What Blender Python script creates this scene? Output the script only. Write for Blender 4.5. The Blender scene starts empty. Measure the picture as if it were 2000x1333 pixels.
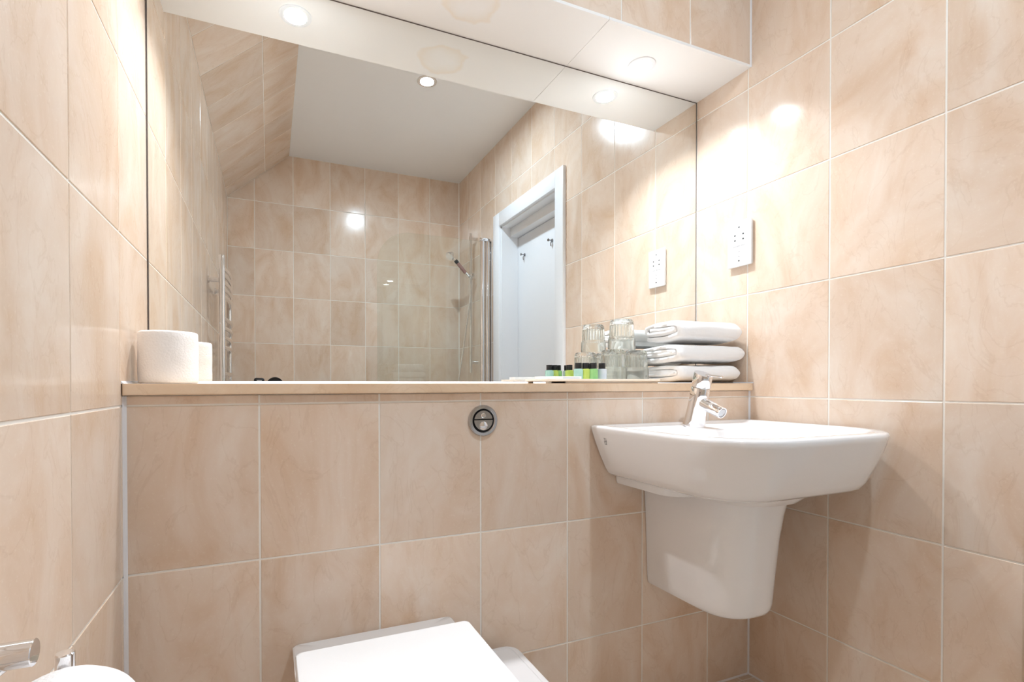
import bpy, bmesh, math, random
from mathutils import Vector, Matrix, noise

random.seed(7)
scene = bpy.context.scene
COL = scene.collection

# ------------------------------------------------------------------ camera
F_PX, CX, CY = 971.95, 926.04, 760.25
YAW, PITCH, ROLL = 0.3901, -0.0096, -0.0012
CAM = Vector((-1.4045, -1.1252, 0.9216))
fwd = Vector((math.sin(YAW) * math.cos(PITCH), math.cos(YAW) * math.cos(PITCH), math.sin(PITCH)))
rgt = Vector((math.cos(YAW), -math.sin(YAW), 0))
upv = rgt.cross(fwd)
r2 = rgt * math.cos(ROLL) + upv * math.sin(ROLL)
u2 = upv * math.cos(ROLL) - rgt * math.sin(ROLL)
cd = bpy.data.cameras.new('camera')
cam = bpy.data.objects.new('camera', cd)
COL.objects.link(cam)
cam.matrix_world = Matrix(((r2.x, u2.x, -fwd.x, CAM.x), (r2.y, u2.y, -fwd.y, CAM.y), (r2.z, u2.z, -fwd.z, CAM.z), (0, 0, 0, 1)))
cd.sensor_fit = 'HORIZONTAL'
cd.sensor_width = 36.0
cd.lens = F_PX / 2000 * 36.0
cd.shift_x = (1000 - CX) / 2000
cd.shift_y = (CY - 666.5) / 2000
cd.clip_start = 0.005
scene.camera = cam

# ------------------------------------------------------------------ world, exposure
w = bpy.data.worlds.new('world')
scene.world = w
w.use_nodes = True
w.node_tree.nodes['Background'].inputs[0].default_value = (0, 0, 0, 1)
w.node_tree.nodes['Background'].inputs[1].default_value = 0
vs = scene.view_settings
vs.view_transform = 'Standard'
vs.look = 'None'
vs.gamma = 1
vs.use_curve_mapping = False
vs.exposure = 0.82
try:
    scene.cycles.max_bounces = 14
    scene.cycles.diffuse_bounces = 5
    scene.cycles.glossy_bounces = 4
    scene.cycles.transmission_bounces = 12
    scene.cycles.use_adaptive_sampling = True
    scene.cycles.adaptive_threshold = 0.05
    scene.cycles.use_light_tree = False
    scene.cycles.transparent_max_bounces = 10
    scene.cycles.sample_clamp_indirect = 25
    scene.cycles.caustics_reflective = True
    scene.cycles.use_denoising = True
except Exception:
    pass
SOFFIT_W, CEIL_W = 3.0, 9.3
SOFFIT_COL, CEIL_COL = (0.90, 0.945, 1.0), (0.70, 0.86, 1.0)

# ------------------------------------------------------------------ room numbers (metres)
D = 0.2132            # mirror face
LW = 1.6616           # room width, right wall is x = 0
YF = -2.1738          # far wall
ZC, ZS = 2.5222, 1.9176
ZL = 0.9235           # ledge top
KINK = 2.182          # foot of the sloped ceiling
XSL = -1.268          # head of the sloped ceiling
T = 0.0013            # tile face above the grout
GAP = 0.0040
ROW0, TH, TW = 0.881, 0.3243, 0.25
ROWS = [0.0] + [ROW0 + TH * n for n in (-2, -1, 0, 1, 2, 3, 4)]

# ------------------------------------------------------------------ materials
def new_mat(name):
    m = bpy.data.materials.new(name)
    m.use_nodes = True
    nt = m.node_tree
    return m, nt, nt.nodes['Principled BSDF']


def setp(b, **k):
    for n, v in k.items():
        b.inputs[n.replace('_', ' ')].default_value = v


def plain(name, col, rough=0.5, metal=0.0, spec=0.5, bump=0.0, bscale=200.0, coat=0.0, vary=0.0, vscale=6.0):
    m, nt, b = new_mat(name)
    c4 = (*col, 1)
    setp(b, Base_Color=c4, Roughness=rough, Metallic=metal)
    b.inputs['Specular IOR Level'].default_value = spec
    b.inputs['Coat Weight'].default_value = coat
    tc = nt.nodes.new('ShaderNodeTexCoord')
    n = nt.nodes.new('ShaderNodeTexNoise')
    n.inputs['Scale'].default_value = vscale
    n.inputs['Detail'].default_value = 5
    nt.links.new(tc.outputs['Object'], n.inputs['Vector'])
    mx = nt.nodes.new('ShaderNodeMixRGB')
    mx.inputs[1].default_value = tuple(max(0, v * (1 - vary)) for v in col) + (1,)
    mx.inputs[2].default_value = tuple(min(1, v * (1 + vary)) for v in col) + (1,)
    nt.links.new(n.outputs['Fac'], mx.inputs[0])
    nt.links.new(mx.outputs[0], b.inputs['Base Color'])
    if bump > 0:
        n2 = nt.nodes.new('ShaderNodeTexNoise')
        n2.inputs['Scale'].default_value = bscale
        n2.inputs['Detail'].default_value = 3
        nt.links.new(tc.outputs['Object'], n2.inputs['Vector'])
        bp = nt.nodes.new('ShaderNodeBump')
        bp.inputs['Strength'].default_value = bump
        bp.inputs['Distance'].default_value = 0.002
        nt.links.new(n2.outputs['Fac'], bp.inputs['Height'])
        nt.links.new(bp.outputs[0], b.inputs['Normal'])
    return m


def stone(name, cols, rough, tint=0.06, scale=1.0, bump=0.04):
    """cloudy, veined stone-effect glaze; each object takes its own piece of the pattern"""
    m, nt, b = new_mat(name)
    N = nt.nodes.new
    tc = N('ShaderNodeTexCoord')
    oi = N('ShaderNodeObjectInfo')
    mul = N('ShaderNodeMath'); mul.operation = 'MULTIPLY'; mul.inputs[1].default_value = 137.0
    nt.links.new(oi.outputs['Random'], mul.inputs[0])
    add = N('ShaderNodeVectorMath'); add.operation = 'ADD'
    nt.links.new(tc.outputs['Object'], add.inputs[0])
    nt.links.new(mul.outputs[0], add.inputs[1])
    mp = N('ShaderNodeMapping')
    mp.inputs['Rotation'].default_value = (0, 0, 0.5)
    mp.inputs['Scale'].default_value = (1.5, 0.8, 1)
    nt.links.new(add.outputs[0], mp.inputs[0])
    n1 = N('ShaderNodeTexNoise')
    n1.inputs['Scale'].default_value = 4.2 * scale
    n1.inputs['Detail'].default_value = 6
    n1.inputs['Roughness'].default_value = 0.58
    n1.inputs['Distortion'].default_value = 1.1
    nt.links.new(mp.outputs[0], n1.inputs['Vector'])
    r1 = N('ShaderNodeValToRGB')
    e = r1.color_ramp.elements
    e[0].position = 0.28; e[0].color = (*cols[0], 1)
    e[1].position = 0.70; e[1].color = (*cols[2], 1)
    k = r1.color_ramp.elements.new(0.48); k.color = (*cols[1], 1)
    nt.links.new(n1.outputs['Fac'], r1.inputs['Fac'])
    # pale mineral flecks
    n2 = N('ShaderNodeTexNoise')
    n2.inputs['Scale'].default_value = 190 * scale
    n2.inputs['Detail'].default_value = 2
    nt.links.new(add.outputs[0], n2.inputs['Vector'])
    r2_ = N('ShaderNodeValToRGB')
    r2_.color_ramp.elements[0].position = 0.60; r2_.color_ramp.elements[0].color = (0, 0, 0, 1)
    r2_.color_ramp.elements[1].position = 0.75; r2_.color_ramp.elements[1].color = (0.22, 0.22, 0.22, 1)
    nt.links.new(n2.outputs['Fac'], r2_.inputs['Fac'])
    mx = N('ShaderNodeMixRGB'); mx.blend_type = 'MIX'
    mx.inputs[2].default_value = (*cols[3], 1)
    nt.links.new(r1.outputs[0], mx.inputs[1])
    nt.links.new(r2_.outputs[0], mx.inputs[0])
    # thin darker veins
    n3 = N('ShaderNodeTexNoise')
    n3.inputs['Scale'].default_value = 5.0 * scale
    n3.inputs['Detail'].default_value = 8
    n3.inputs['Distortion'].default_value = 2.2
    nt.links.new(mp.outputs[0], n3.inputs['Vector'])
    r3 = N('ShaderNodeValToRGB')
    e = r3.color_ramp.elements
    e[0].position = 0.485; e[0].color = (1, 1, 1, 1)
    e[1].position = 0.515; e[1].color = (1, 1, 1, 1)
    k = r3.color_ramp.elements.new(0.5); k.color = (0.945, 0.925, 0.905, 1)
    nt.links.new(n3.outputs['Fac'], r3.inputs['Fac'])
    mv = N('ShaderNodeMixRGB'); mv.blend_type = 'MULTIPLY'; mv.inputs[0].default_value = 1
    nt.links.new(mx.outputs[0], mv.inputs[1])
    nt.links.new(r3.outputs[0], mv.inputs[2])
    # per-tile shade
    hs = N('ShaderNodeHueSaturation')
    mr = N('ShaderNodeMapRange')
    mr.inputs['To Min'].default_value = 1 - tint
    mr.inputs['To Max'].default_value = 1 + tint
    nt.links.new(oi.outputs['Random'], mr.inputs['Value'])
    nt.links.new(mr.outputs[0], hs.inputs['Value'])
    nt.links.new(mv.outputs[0], hs.inputs['Color'])
    nt.links.new(hs.outputs[0], b.inputs['Base Color'])
    b.inputs['Roughness'].default_value = rough
    bp = N('ShaderNodeBump')
    bp.inputs['Strength'].default_value = bump
    bp.inputs['Distance'].default_value = 0.004
    n4 = N('ShaderNodeTexNoise'); n4.inputs['Scale'].default_value = 22
    nt.links.new(add.outputs[0], n4.inputs['Vector'])
    nt.links.new(n4.outputs['Fac'], bp.inputs['Height'])
    nt.links.new(bp.outputs[0], b.inputs['Normal'])
    return m


TILE_COLS = ((0.700, 0.505, 0.355), (0.772, 0.612, 0.485), (0.826, 0.705, 0.600), (0.90, 0.81, 0.69))
M = {}
M['tile'] = stone('beige_stone_tile_glaze', TILE_COLS, 0.17)
M['floor_tile'] = stone('floor_tile_glaze', ((0.64, 0.49, 0.37), (0.70, 0.57, 0.46), (0.75, 0.64, 0.54), (0.8, 0.7, 0.6)), 0.35)
M['ledge'] = stone('sandstone_ledge', ((0.75, 0.54, 0.36), (0.80, 0.60, 0.42), (0.84, 0.66, 0.49), (0.89, 0.74, 0.58)), 0.22, tint=0.0)
M['grout'] = plain('grout', (0.90, 0.86, 0.80), 0.7, bump=0.2, bscale=300, vary=0.04)
M['silicone'] = plain('silicone', (0.80, 0.78, 0.79), 0.35, vary=0.03)
M['paint'] = plain('white_ceiling_paint', (0.90, 0.89, 0.88), 0.7, bump=0.05, bscale=120, vary=0.01)
M['gloss_white'] = plain('white_gloss_paint', (0.84, 0.85, 0.87), 0.3, vary=0.01)
M['ceramic'] = plain('white_ceramic', (0.90, 0.885, 0.885), 0.06, coat=0.3, vary=0.005)
M['plastic'] = plain('white_plastic', (0.84, 0.84, 0.84), 0.28, vary=0.01)
M['bin_plastic'] = plain('white_bin_plastic', (0.80, 0.77, 0.76), 0.4, vary=0.01)
M['chrome'] = plain('chrome', (0.86, 0.86, 0.88), 0.05, metal=1, vary=0.02)
M['steel'] = plain('dark_polished_steel', (0.52, 0.52, 0.53), 0.18, metal=1, vary=0.03)
M['black_plastic'] = plain('black_plastic', (0.012, 0.012, 0.014), 0.35, vary=0.1)
M['dark_gap'] = plain('dark_gap', (0.02, 0.02, 0.02), 0.8)
M['edge'] = plain('mirror_edge', (0.16, 0.13, 0.12), 0.4, vary=0.05)
M['paper'] = plain('tissue_paper', (0.93, 0.905, 0.89), 0.95, bump=0.5, bscale=260, vary=0.03, vscale=40)
M['card'] = plain('brown_card', (0.42, 0.31, 0.2), 0.9, vary=0.05)
M['towel'] = plain('white_terry', (0.94, 0.935, 0.935), 0.95, bump=0.6, bscale=700, vary=0.02)
M['tray'] = plain('white_melamine', (0.86, 0.84, 0.82), 0.25, vary=0.01)
M['handset_grip'] = plain('worn_pink_grip', (0.36, 0.19, 0.17), 0.4, vary=0.15, vscale=30)
M['print'] = plain('grey_print', (0.16, 0.15, 0.16), 0.6)
M['hook'] = plain('brushed_metal', (0.35, 0.35, 0.37), 0.25, metal=1)

# soffit board: white paint with one brown water-stain ring
m, nt, b = new_mat('soffit_paint_with_stain')
b.inputs['Roughness'].default_value = 0.6
tc = nt.nodes.new('ShaderNodeTexCoord')
sub = nt.nodes.new('ShaderNodeVectorMath'); sub.operation = 'SUBTRACT'
sub.inputs[1].default_value = (-0.905, 0.095, ZS)
nt.links.new(tc.outputs['Object'], sub.inputs[0])
nz = nt.nodes.new('ShaderNodeTexNoise'); nz.inputs['Scale'].default_value = 14; nz.inputs['Detail'].default_value = 4
nt.links.new(tc.outputs['Object'], nz.inputs['Vector'])
sc = nt.nodes.new('ShaderNodeVectorMath'); sc.operation = 'MULTIPLY'; sc.inputs[1].default_value = (1, 1.0, 0)
nt.links.new(sub.outputs[0], sc.inputs[0])
ln = nt.nodes.new('ShaderNodeVectorMath'); ln.operation = 'LENGTH'
nt.links.new(sc.outputs[0], ln.inputs[0])
ad = nt.nodes.new('ShaderNodeMath'); ad.operation = 'MULTIPLY_ADD'; ad.inputs[1].default_value = 0.075
nt.links.new(nz.outputs['Fac'], ad.inputs[0]); nt.links.new(ln.outputs['Value'], ad.inputs[2])
rp = nt.nodes.new('ShaderNodeValToRGB')
e = rp.color_ramp.elements
base = (0.92, 0.905, 0.89, 1)
e[0].position = 0.062; e[0].color = base
e[1].position = 0.113; e[1].color = base
k = e.new(0.088); k.color = (0.91, 0.875, 0.83, 1)
k = e.new(0.103); k.color = (0.90, 0.835, 0.755, 1)
nt.links.new(ad.outputs[0], rp.inputs['Fac'])
nt.links.new(rp.outputs[0], b.inputs['Base Color'])
M['soffit'] = m

# mirror silvering
m, nt, b = new_mat('mirror_silver')
setp(b, Base_Color=(0.90, 0.915, 0.90, 1), Metallic=1.0, Roughness=0.0)
M['mirror'] = m

# flat pane glass (shower screen): fresnel mix of clear and glossy
m, nt, b = new_mat('pane_glass')
nt.nodes.remove(b)
tr = nt.nodes.new('ShaderNodeBsdfTransparent'); tr.inputs[0].default_value = (0.965, 0.985, 0.975, 1)
gl = nt.nodes.new('ShaderNodeBsdfGlossy'); gl.inputs['Roughness'].default_value = 0.0
gl.inputs[0].default_value = (0.96, 1, 0.98, 1)
fr = nt.nodes.new('ShaderNodeFresnel')
geo = nt.nodes.new('ShaderNodeNewGeometry')
ior = nt.nodes.new('ShaderNodeMapRange')
ior.inputs['To Min'].default_value = 1.52; ior.inputs['To Max'].default_value = 1 / 1.52
nt.links.new(geo.outputs['Backfacing'], ior.inputs['Value'])
nt.links.new(ior.outputs[0], fr.inputs[0])
mx = nt.nodes.new('ShaderNodeMixShader')
nt.links.new(fr.outputs[0], mx.inputs[0]); nt.links.new(tr.outputs[0], mx.inputs[1]); nt.links.new(gl.outputs[0], mx.inputs[2])
nt.links.new(mx.outputs[0], nt.nodes['Material Output'].inputs[0])
M['pane'] = m

m, nt, b = new_mat('tumbler_glass')
nt.nodes.remove(b)
g = nt.nodes.new('ShaderNodeBsdfGlass'); g.inputs['IOR'].default_value = 1.48
g.inputs['Color'].default_value = (0.99, 1, 0.99, 1)
tr = nt.nodes.new('ShaderNodeBsdfTransparent'); tr.inputs[0].default_value = (0.99, 1, 0.995, 1)
mx = nt.nodes.new('ShaderNodeMixShader'); mx.inputs[0].default_value = 0.18
nt.links.new(g.outputs[0], mx.inputs[1]); nt.links.new(tr.outputs[0], mx.inputs[2])
nt.links.new(mx.outputs[0], nt.nodes['Material Output'].inputs[0])
M['glass'] = m


def emit(name, col, s):
    m, nt, b = new_mat(name)
    setp(b, Base_Color=(0.9, 0.9, 0.9, 1))
    b.inputs['Emission Color'].default_value = (*col, 1)
    b.inputs['Emission Strength'].default_value = s
    m.cycles.emission_sampling = 'NONE'
    return m


M['lamp_warm'] = emit('lamp_lens_warm', SOFFIT_COL, 14)
M['lamp_cool'] = emit('lamp_lens_cool', CEIL_COL, 16)


def liquid(name, c_low, c_high):
    m, nt, b = new_mat(name)
    tc = nt.nodes.new('ShaderNodeTexCoord')
    n = nt.nodes.new('ShaderNodeTexNoise'); n.inputs['Scale'].default_value = 60; n.inputs['Detail'].default_value = 3
    nt.links.new(tc.outputs['Object'], n.inputs['Vector'])
    mx = nt.nodes.new('ShaderNodeMixRGB')
    mx.inputs[1].default_value = (*c_low, 1); mx.inputs[2].default_value = (*c_high, 1)
    nt.links.new(n.outputs['Fac'], mx.inputs[0]); nt.links.new(mx.outputs[0], b.inputs['Base Color'])
    b.inputs['Roughness'].default_value = 0.12
    b.inputs['Transmission Weight'].default_value = 0.25
    b.inputs['IOR'].default_value = 1.45
    return m


# ------------------------------------------------------------------ mesh helpers
def mesh_obj(name, verts, faces, mat, parent=None, smooth=False, auto=None):
    me = bpy.data.meshes.new(name)
    me.from_pydata([tuple(v) for v in verts], [], faces)
    me.update()
    return finish(name, me, mat, parent, smooth, auto)


def finish(name, me, mat, parent=None, smooth=False, auto=None):
    if mat is not None:
        me.materials.append(M[mat] if isinstance(mat, str) else mat)
    if smooth:
        me.shade_smooth()
        if auto is not None:
            me.set_sharp_from_angle(angle=math.radians(auto))
    o = bpy.data.objects.new(name, me)
    COL.objects.link(o)
    if parent is not None:
        o.parent = parent
    return o


def bm_obj(name, bm, mat, parent=None, smooth=False, auto=None, recalc=True):
    if recalc:
        bmesh.ops.recalc_face_normals(bm, faces=bm.faces)
    me = bpy.data.meshes.new(name)
    bm.to_mesh(me)
    bm.free()
    return finish(name, me, mat, parent, smooth, auto)


def bm_box(bm, a, b):
    vs_ = [bm.verts.new((x, y, z)) for z in (a[2], b[2]) for y in (a[1], b[1]) for x in (a[0], b[0])]
    for f in ((0, 2, 3, 1), (4, 5, 7, 6), (0, 1, 5, 4), (2, 6, 7, 3), (0, 4, 6, 2), (1, 3, 7, 5)):
        bm.faces.new([vs_[i] for i in f])
    return vs_


def box(name, a, b, mat, parent=None, bevel=0.0, seg=2):
    bm = bmesh.new()
    a2 = [min(p, q) for p, q in zip(a, b)]
    b2 = [max(p, q) for p, q in zip(a, b)]
    bm_box(bm, a2, b2)
    if bevel:
        bmesh.ops.bevel(bm, geom=list(bm.edges), offset=bevel, segments=seg, affect='EDGES', profile=0.5)
    return bm_obj(name, bm, mat, parent, smooth=bevel > 0, auto=40)


def frame_to(d):
    d = Vector(d).normalized()
    a = Vector((0, 0, 1)) if abs(d.z) < 0.9 else Vector((1, 0, 0))
    u = d.cross(a).normalized()
    return u, d.cross(u).normalized()


def bm_lathe(bm, prof, origin=(0, 0, 0), axis=(0, 0, 1), seg=32, flute=None):
    """prof: list of (r, h) along axis; r==0 closes"""
    o = Vector(origin); d = Vector(axis).normalized(); u, v = frame_to(d)
    rings = []
    for pi, (r, h) in enumerate(prof):
        c = o + d * h
        if r <= 1e-7:
            rings.append([bm.verts.new(c)])
        else:
            ring = []
            for i in range(seg):
                t = 2 * math.pi * i / seg
                rr = r
                if flute:
                    rr = r * (1 - flute(pi) * (i % 2))
                ring.append(bm.verts.new(c + (u * math.cos(t) + v * math.sin(t)) * rr))
            rings.append(ring)
    for a, b in zip(rings, rings[1:]):
        if len(a) == 1 and len(b) == 1:
            continue
        for i in range(seg):
            j = (i + 1) % seg
            if len(a) == 1:
                bm.faces.new((a[0], b[i], b[j]))
            elif len(b) == 1:
                bm.faces.new((a[i], a[j], b[0]))
            else:
                bm.faces.new((a[i], a[j], b[j], b[i]))


def lathe(name, prof, mat, parent=None, origin=(0, 0, 0), axis=(0, 0, 1), seg=32, auto=35):
    bm = bmesh.new()
    bm_lathe(bm, prof, origin, axis, seg)
    return bm_obj(name, bm, mat, parent, smooth=True, auto=auto)


def rod(name, p, q, r, mat, parent=None, seg=20, r2_=None, bev=0.0):
    p, q = Vector(p), Vector(q)
    L = (q - p).length
    r2_ = r if r2_ is None else r2_
    if bev:
        prof = [(0, 0), (r - bev, 0), (r, bev), (r2_, L - bev), (r2_ - bev, L), (0, L)]
    else:
        prof = [(0, 0), (r, 0), (r2_, L), (0, L)]
    return lathe(name, prof, mat, parent, p, q - p, seg)


def tube(name, pts, r, mat, parent=None, seg=10, res=6):
    """smooth tube through points"""
    P = [Vector(p) for p in pts]
    path = []
    for i in range(len(P) - 1):
        p0 = P[max(i - 1, 0)]; p1 = P[i]; p2 = P[i + 1]; p3 = P[min(i + 2, len(P) - 1)]
        for k in range(res):
            t = k / res
            path.append(0.5 * ((2 * p1) + (p2 - p0) * t + (2 * p0 - 5 * p1 + 4 * p2 - p3) * t * t + (3 * p1 - p0 - 3 * p2 + p3) * t ** 3))
    path.append(P[-1])
    bm = bmesh.new()
    rings = []
    u = None
    for i, c in enumerate(path):
        d = (path[min(i + 1, len(path) - 1)] - path[max(i - 1, 0)]).normalized()
        if u is None:
            u, v = frame_to(d)
        else:
            u = (u - d * u.dot(d)).normalized(); v = d.cross(u)
        rings.append([bm.verts.new(c + (u * math.cos(2 * math.pi * k / seg) + v * math.sin(2 * math.pi * k / seg)) * r) for k in range(seg)])
    for a, b in zip(rings, rings[1:]):
        for i in range(seg):
            j = (i + 1) % seg
            bm.faces.new((a[i], a[j], b[j], b[i]))
    bm.faces.new(rings[0][::-1]); bm.faces.new(rings[-1])
    return bm_obj(name, bm, mat, parent, smooth=True, auto=50)


def outline(x0, x1, y0, y1, rb, rf, z, na=8, ns=4):
    """rounded rectangle, y1 = back (max), y0 = front (min); same vertex count every time"""
    pts = []
    def arc(cx, cy, r, a0):
        for i in range(na + 1):
            t = a0 + (math.pi / 2) * i / na
            pts.append((cx + r * math.cos(t), cy + r * math.sin(t), z))
    def side(p, q):
        for i in range(1, ns):
            t = i / ns
            pts.append((p[0] + (q[0] - p[0]) * t, p[1] + (q[1] - p[1]) * t, z))
    arc(x1 - rb, y1 - rb, rb, 0)
    side((x1 - rb, y1), (x0 + rb, y1))
    arc(x0 + rb, y1 - rb, rb, math.pi / 2)
    side((x0, y1 - rb), (x0, y0 + rf))
    arc(x0 + rf, y0 + rf, rf, math.pi)
    side((x0 + rf, y0), (x1 - rf, y0))
    arc(x1 - rf, y0 + rf, rf, 1.5 * math.pi)
    side((x1, y0 + rf), (x1, y1 - rb))
    return pts


def loft(name, rings, mat, parent=None, cap0=True, cap1=True, auto=40):
    bm = bmesh.new()
    R = [[bm.verts.new(p) for p in ring] for ring in rings]
    n = len(R[0])
    for a, b in zip(R, R[1:]):
        for i in range(n):
            j = (i + 1) % n
            bm.faces.new((a[i], a[j], b[j], b[i]))
    if cap0:
        bm.faces.new(R[0][::-1])
    if cap1:
        bm.faces.new(R[-1])
    return bm_obj(name, bm, mat, parent, smooth=True, auto=auto)


def prism(name, poly, axis, a, b, mat, parent=None):
    """extrude a 2-D polygon along a world axis ('x','y','z')"""
    def pt(p, t):
        return {'x': (t, p[0], p[1]), 'y': (p[0], t, p[1]), 'z': (p[0], p[1], t)}[axis]
    n = len(poly)
    verts = [pt(p, a) for p in poly] + [pt(p, b) for p in poly]
    faces = [tuple(range(n))[::-1], tuple(range(n, 2 * n))] + [(i, (i + 1) % n, n + (i + 1) % n, n + i) for i in range(n)]
    bm = bmesh.new()
    vv = [bm.verts.new(v) for v in verts]
    for f in faces:
        bm.faces.new([vv[i] for i in f])
    return bm_obj(name, bm, mat, parent)


def empty(name, loc=(0, 0, 0)):
    o = bpy.data.objects.new(name, None)
    o.empty_display_size = 0.05
    o.location = loc
    COL.objects.link(o)
    return o


def adopt(root, kids):
    """children were modelled in world space: parent them keeping their place"""
    bpy.context.view_layer.update()
    for k in kids:
        k.parent = root
        k.matrix_parent_inverse = Matrix.Translation(-Vector(root.location))


def tag(o, label=None, cat=None, group=None, kind=None):
    if label: o['label'] = label
    if cat: o['category'] = cat
    if group: o['group'] = group
    if kind: o['kind'] = kind
    return o


def thing(name, loc, label, cat, group=None):
    return tag(empty(name, loc), label, cat, group)


class Group:
    """collects world-space parts for a thing, then parents them to an Empty at its base"""
    def __init__(self, name, loc, label, cat, group=None):
        self.root = thing(name, loc, label, cat, group); self.k = []
        self.sub = []
    def __call__(self, o, label=None, under=None):
        if label: o['label'] = label
        if under is not None:
            self.sub.append((o, under))
        else:
            self.k.append(o)
        return o
    def done(self):
        adopt(self.root, self.k)
        for o, p in self.sub:      # both are modelled in world space
            o.parent = p
        return self.root


def sub(parent, *kids):
    for k in kids:
        k.parent = parent
    return parent


# ------------------------------------------------------------------ tiles
_tile_cache = {}


def clip_poly(poly, a, b, c):
    """keep a*u + b*v <= c"""
    out = []
    for i in range(len(poly)):
        p, q = poly[i], poly[(i + 1) % len(poly)]
        fp, fq = a * p[0] + b * p[1] - c, a * q[0] + b * q[1] - c
        if fp <= 0: out.append(p)
        if (fp < 0 < fq) or (fq < 0 < fp):
            t = fp / (fp - fq)
            out.append((p[0] + (q[0] - p[0]) * t, p[1] + (q[1] - p[1]) * t))
    return out


def inset_poly(poly, d):
    n = len(poly); out = []
    for i in range(n):
        p0, p1, p2 = Vector(poly[i - 1]), Vector(poly[i]), Vector(poly[(i + 1) % n])
        e1, e2 = (p1 - p0).normalized(), (p2 - p1).normalized()
        n1, n2 = Vector((-e1.y, e1.x)), Vector((-e2.y, e2.x))
        m_ = n1 + n2
        k = d / max(0.2, 1 + n1.dot(n2))
        out.append(p1 + m_ * k)
    return out


def tile_mesh(poly, mat, bev=0.0009):
    key = (mat, tuple((round(p[0], 4), round(p[1], 4)) for p in poly))
    if key in _tile_cache:
        return _tile_cache[key]
    n = len(poly)
    top = inset_poly(poly, bev)
    verts = [(p[0], p[1], -0.004) for p in poly] + [(p[0], p[1], T - bev * 0.7) for p in poly] + [(p[0], p[1], T) for p in top]
    faces = [tuple(range(2 * n, 3 * n))]
    for i in range(n):
        j = (i + 1) % n
        faces.append((i, j, n + j, n + i))
        faces.append((n + i, n + j, 2 * n + j, 2 * n + i))
    me = bpy.data.meshes.new('tile')
    me.from_pydata(verts, [], faces)
    me.materials.append(M[mat])
    me.update()
    _tile_cache[key] = me
    return me


def area(poly):
    return 0.5 * abs(sum(poly[i][0] * poly[(i + 1) % len(poly)][1] - poly[(i + 1) % len(poly)][0] * poly[i][1] for i in range(len(poly))))


def rect_minus(r, h):
    u0, v0, u1, v1 = r; a0, b0, a1, b1 = h
    if u1 <= a0 or u0 >= a1 or v1 <= b0 or v0 >= b1:
        return [[(u0, v0), (u1, v0), (u1, v1), (u0, v1)]]
    inu0, inu1 = a0 > u0, a1 < u1
    inv1 = b1 < v1
    if not inv1:
        out = []
        if inu0: out.append([(u0, v0), (a0, v0), (a0, v1), (u0, v1)])
        if inu1: out.append([(a1, v0), (u1, v0), (u1, v1), (a1, v1)])
        return out
    if inu0 and not inu1:
        return [[(u0, v0), (a0, v0), (a0, b1), (u1, b1), (u1, v1), (u0, v1)]]
    if inu1 and not inu0:
        return [[(u0, b1), (a1, b1), (a1, v0), (u1, v0), (u1, v1), (u0, v1)]]
    return [[(u0, b1), (u1, b1), (u1, v1), (u0, v1)]]


def tile_wall(parent, origin, U, V, us, vs_, mat='tile', clips=(), hole=None, lim=None):
    """us / vs_: joint positions along the wall's own axes U, V; the tile face looks along U x V"""
    U, V = Vector(U).normalized(), Vector(V).normalized()
    Nn = U.cross(V)
    O = Vector(origin)
    us, vs_ = sorted(us), sorted(vs_)
    g = GAP / 2
    for i in range(len(us) - 1):
        for j in range(len(vs_) - 1):
            u0, u1, v0, v1 = us[i] + g, us[i + 1] - g, vs_[j] + g, vs_[j + 1] - g
            if u1 - u0 < 0.006 or v1 - v0 < 0.006:
                continue
            r = (u0, v0, u1, v1)
            polys = rect_minus(r, hole) if hole else [[(u0, v0), (u1, v0), (u1, v1), (u0, v1)]]
            for P in polys:
                for c in clips:
                    P = clip_poly(P, *c)
                if len(P) < 3 or area(P) < 1e-4:
                    continue
                pu, pv = min(p[0] for p in P), min(p[1] for p in P)
                Q = [(p[0] - pu, p[1] - pv) for p in P]
                o = bpy.data.objects.new('tile', tile_mesh(Q, mat))
                COL.objects.link(o)
                c = O + U * pu + V * pv
                o.matrix_world = Matrix(((U.x, V.x, Nn.x, c.x), (U.y, V.y, Nn.y, c.y), (U.z, V.z, Nn.z, c.z), (0, 0, 0, 1)))
                o.parent = parent


def grid(start, step, lo, hi):
    out = [lo, hi]
    k = math.ceil((lo - start) / step - 1e-6)
    while start + k * step < hi:
        v = start + k * step
        if v - lo > 0.004 and hi - v > 0.004:
            out.append(v)
        k += 1
    return sorted(out)


def struct(o):
    o['kind'] = 'structure'
    return o


# ------------------------------------------------------------------ the room shell
WT = 0.06
# grout faces sit T behind the tile faces, so every wall face used for measuring is the tile face
lo_left = -LW - T
# floor
floor = struct(box('floor', (-LW - 0.1, YF - 0.1, -0.08), (0.2, 0.25, -T), 'grout'))
tile_wall(floor, (0, 0, -T), (1, 0, 0), (0, 1, 0), grid(-0.05, 0.333, -LW, 0), grid(-0.02, 0.333, YF, 0), 'floor_tile')
# left wall: u runs along +... face looks +x : U = +y? (y x z = x)
wall_left = struct(box('wall_left', (lo_left - WT, YF - 0.06, 0), (lo_left, D + 0.06, KINK + 0.006), 'grout'))
tile_wall(wall_left, (lo_left, 0, 0), (0, 1, 0), (0, 0, 1), grid(-0.017, TW, YF, D), ROWS[:-1] + [KINK])
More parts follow.
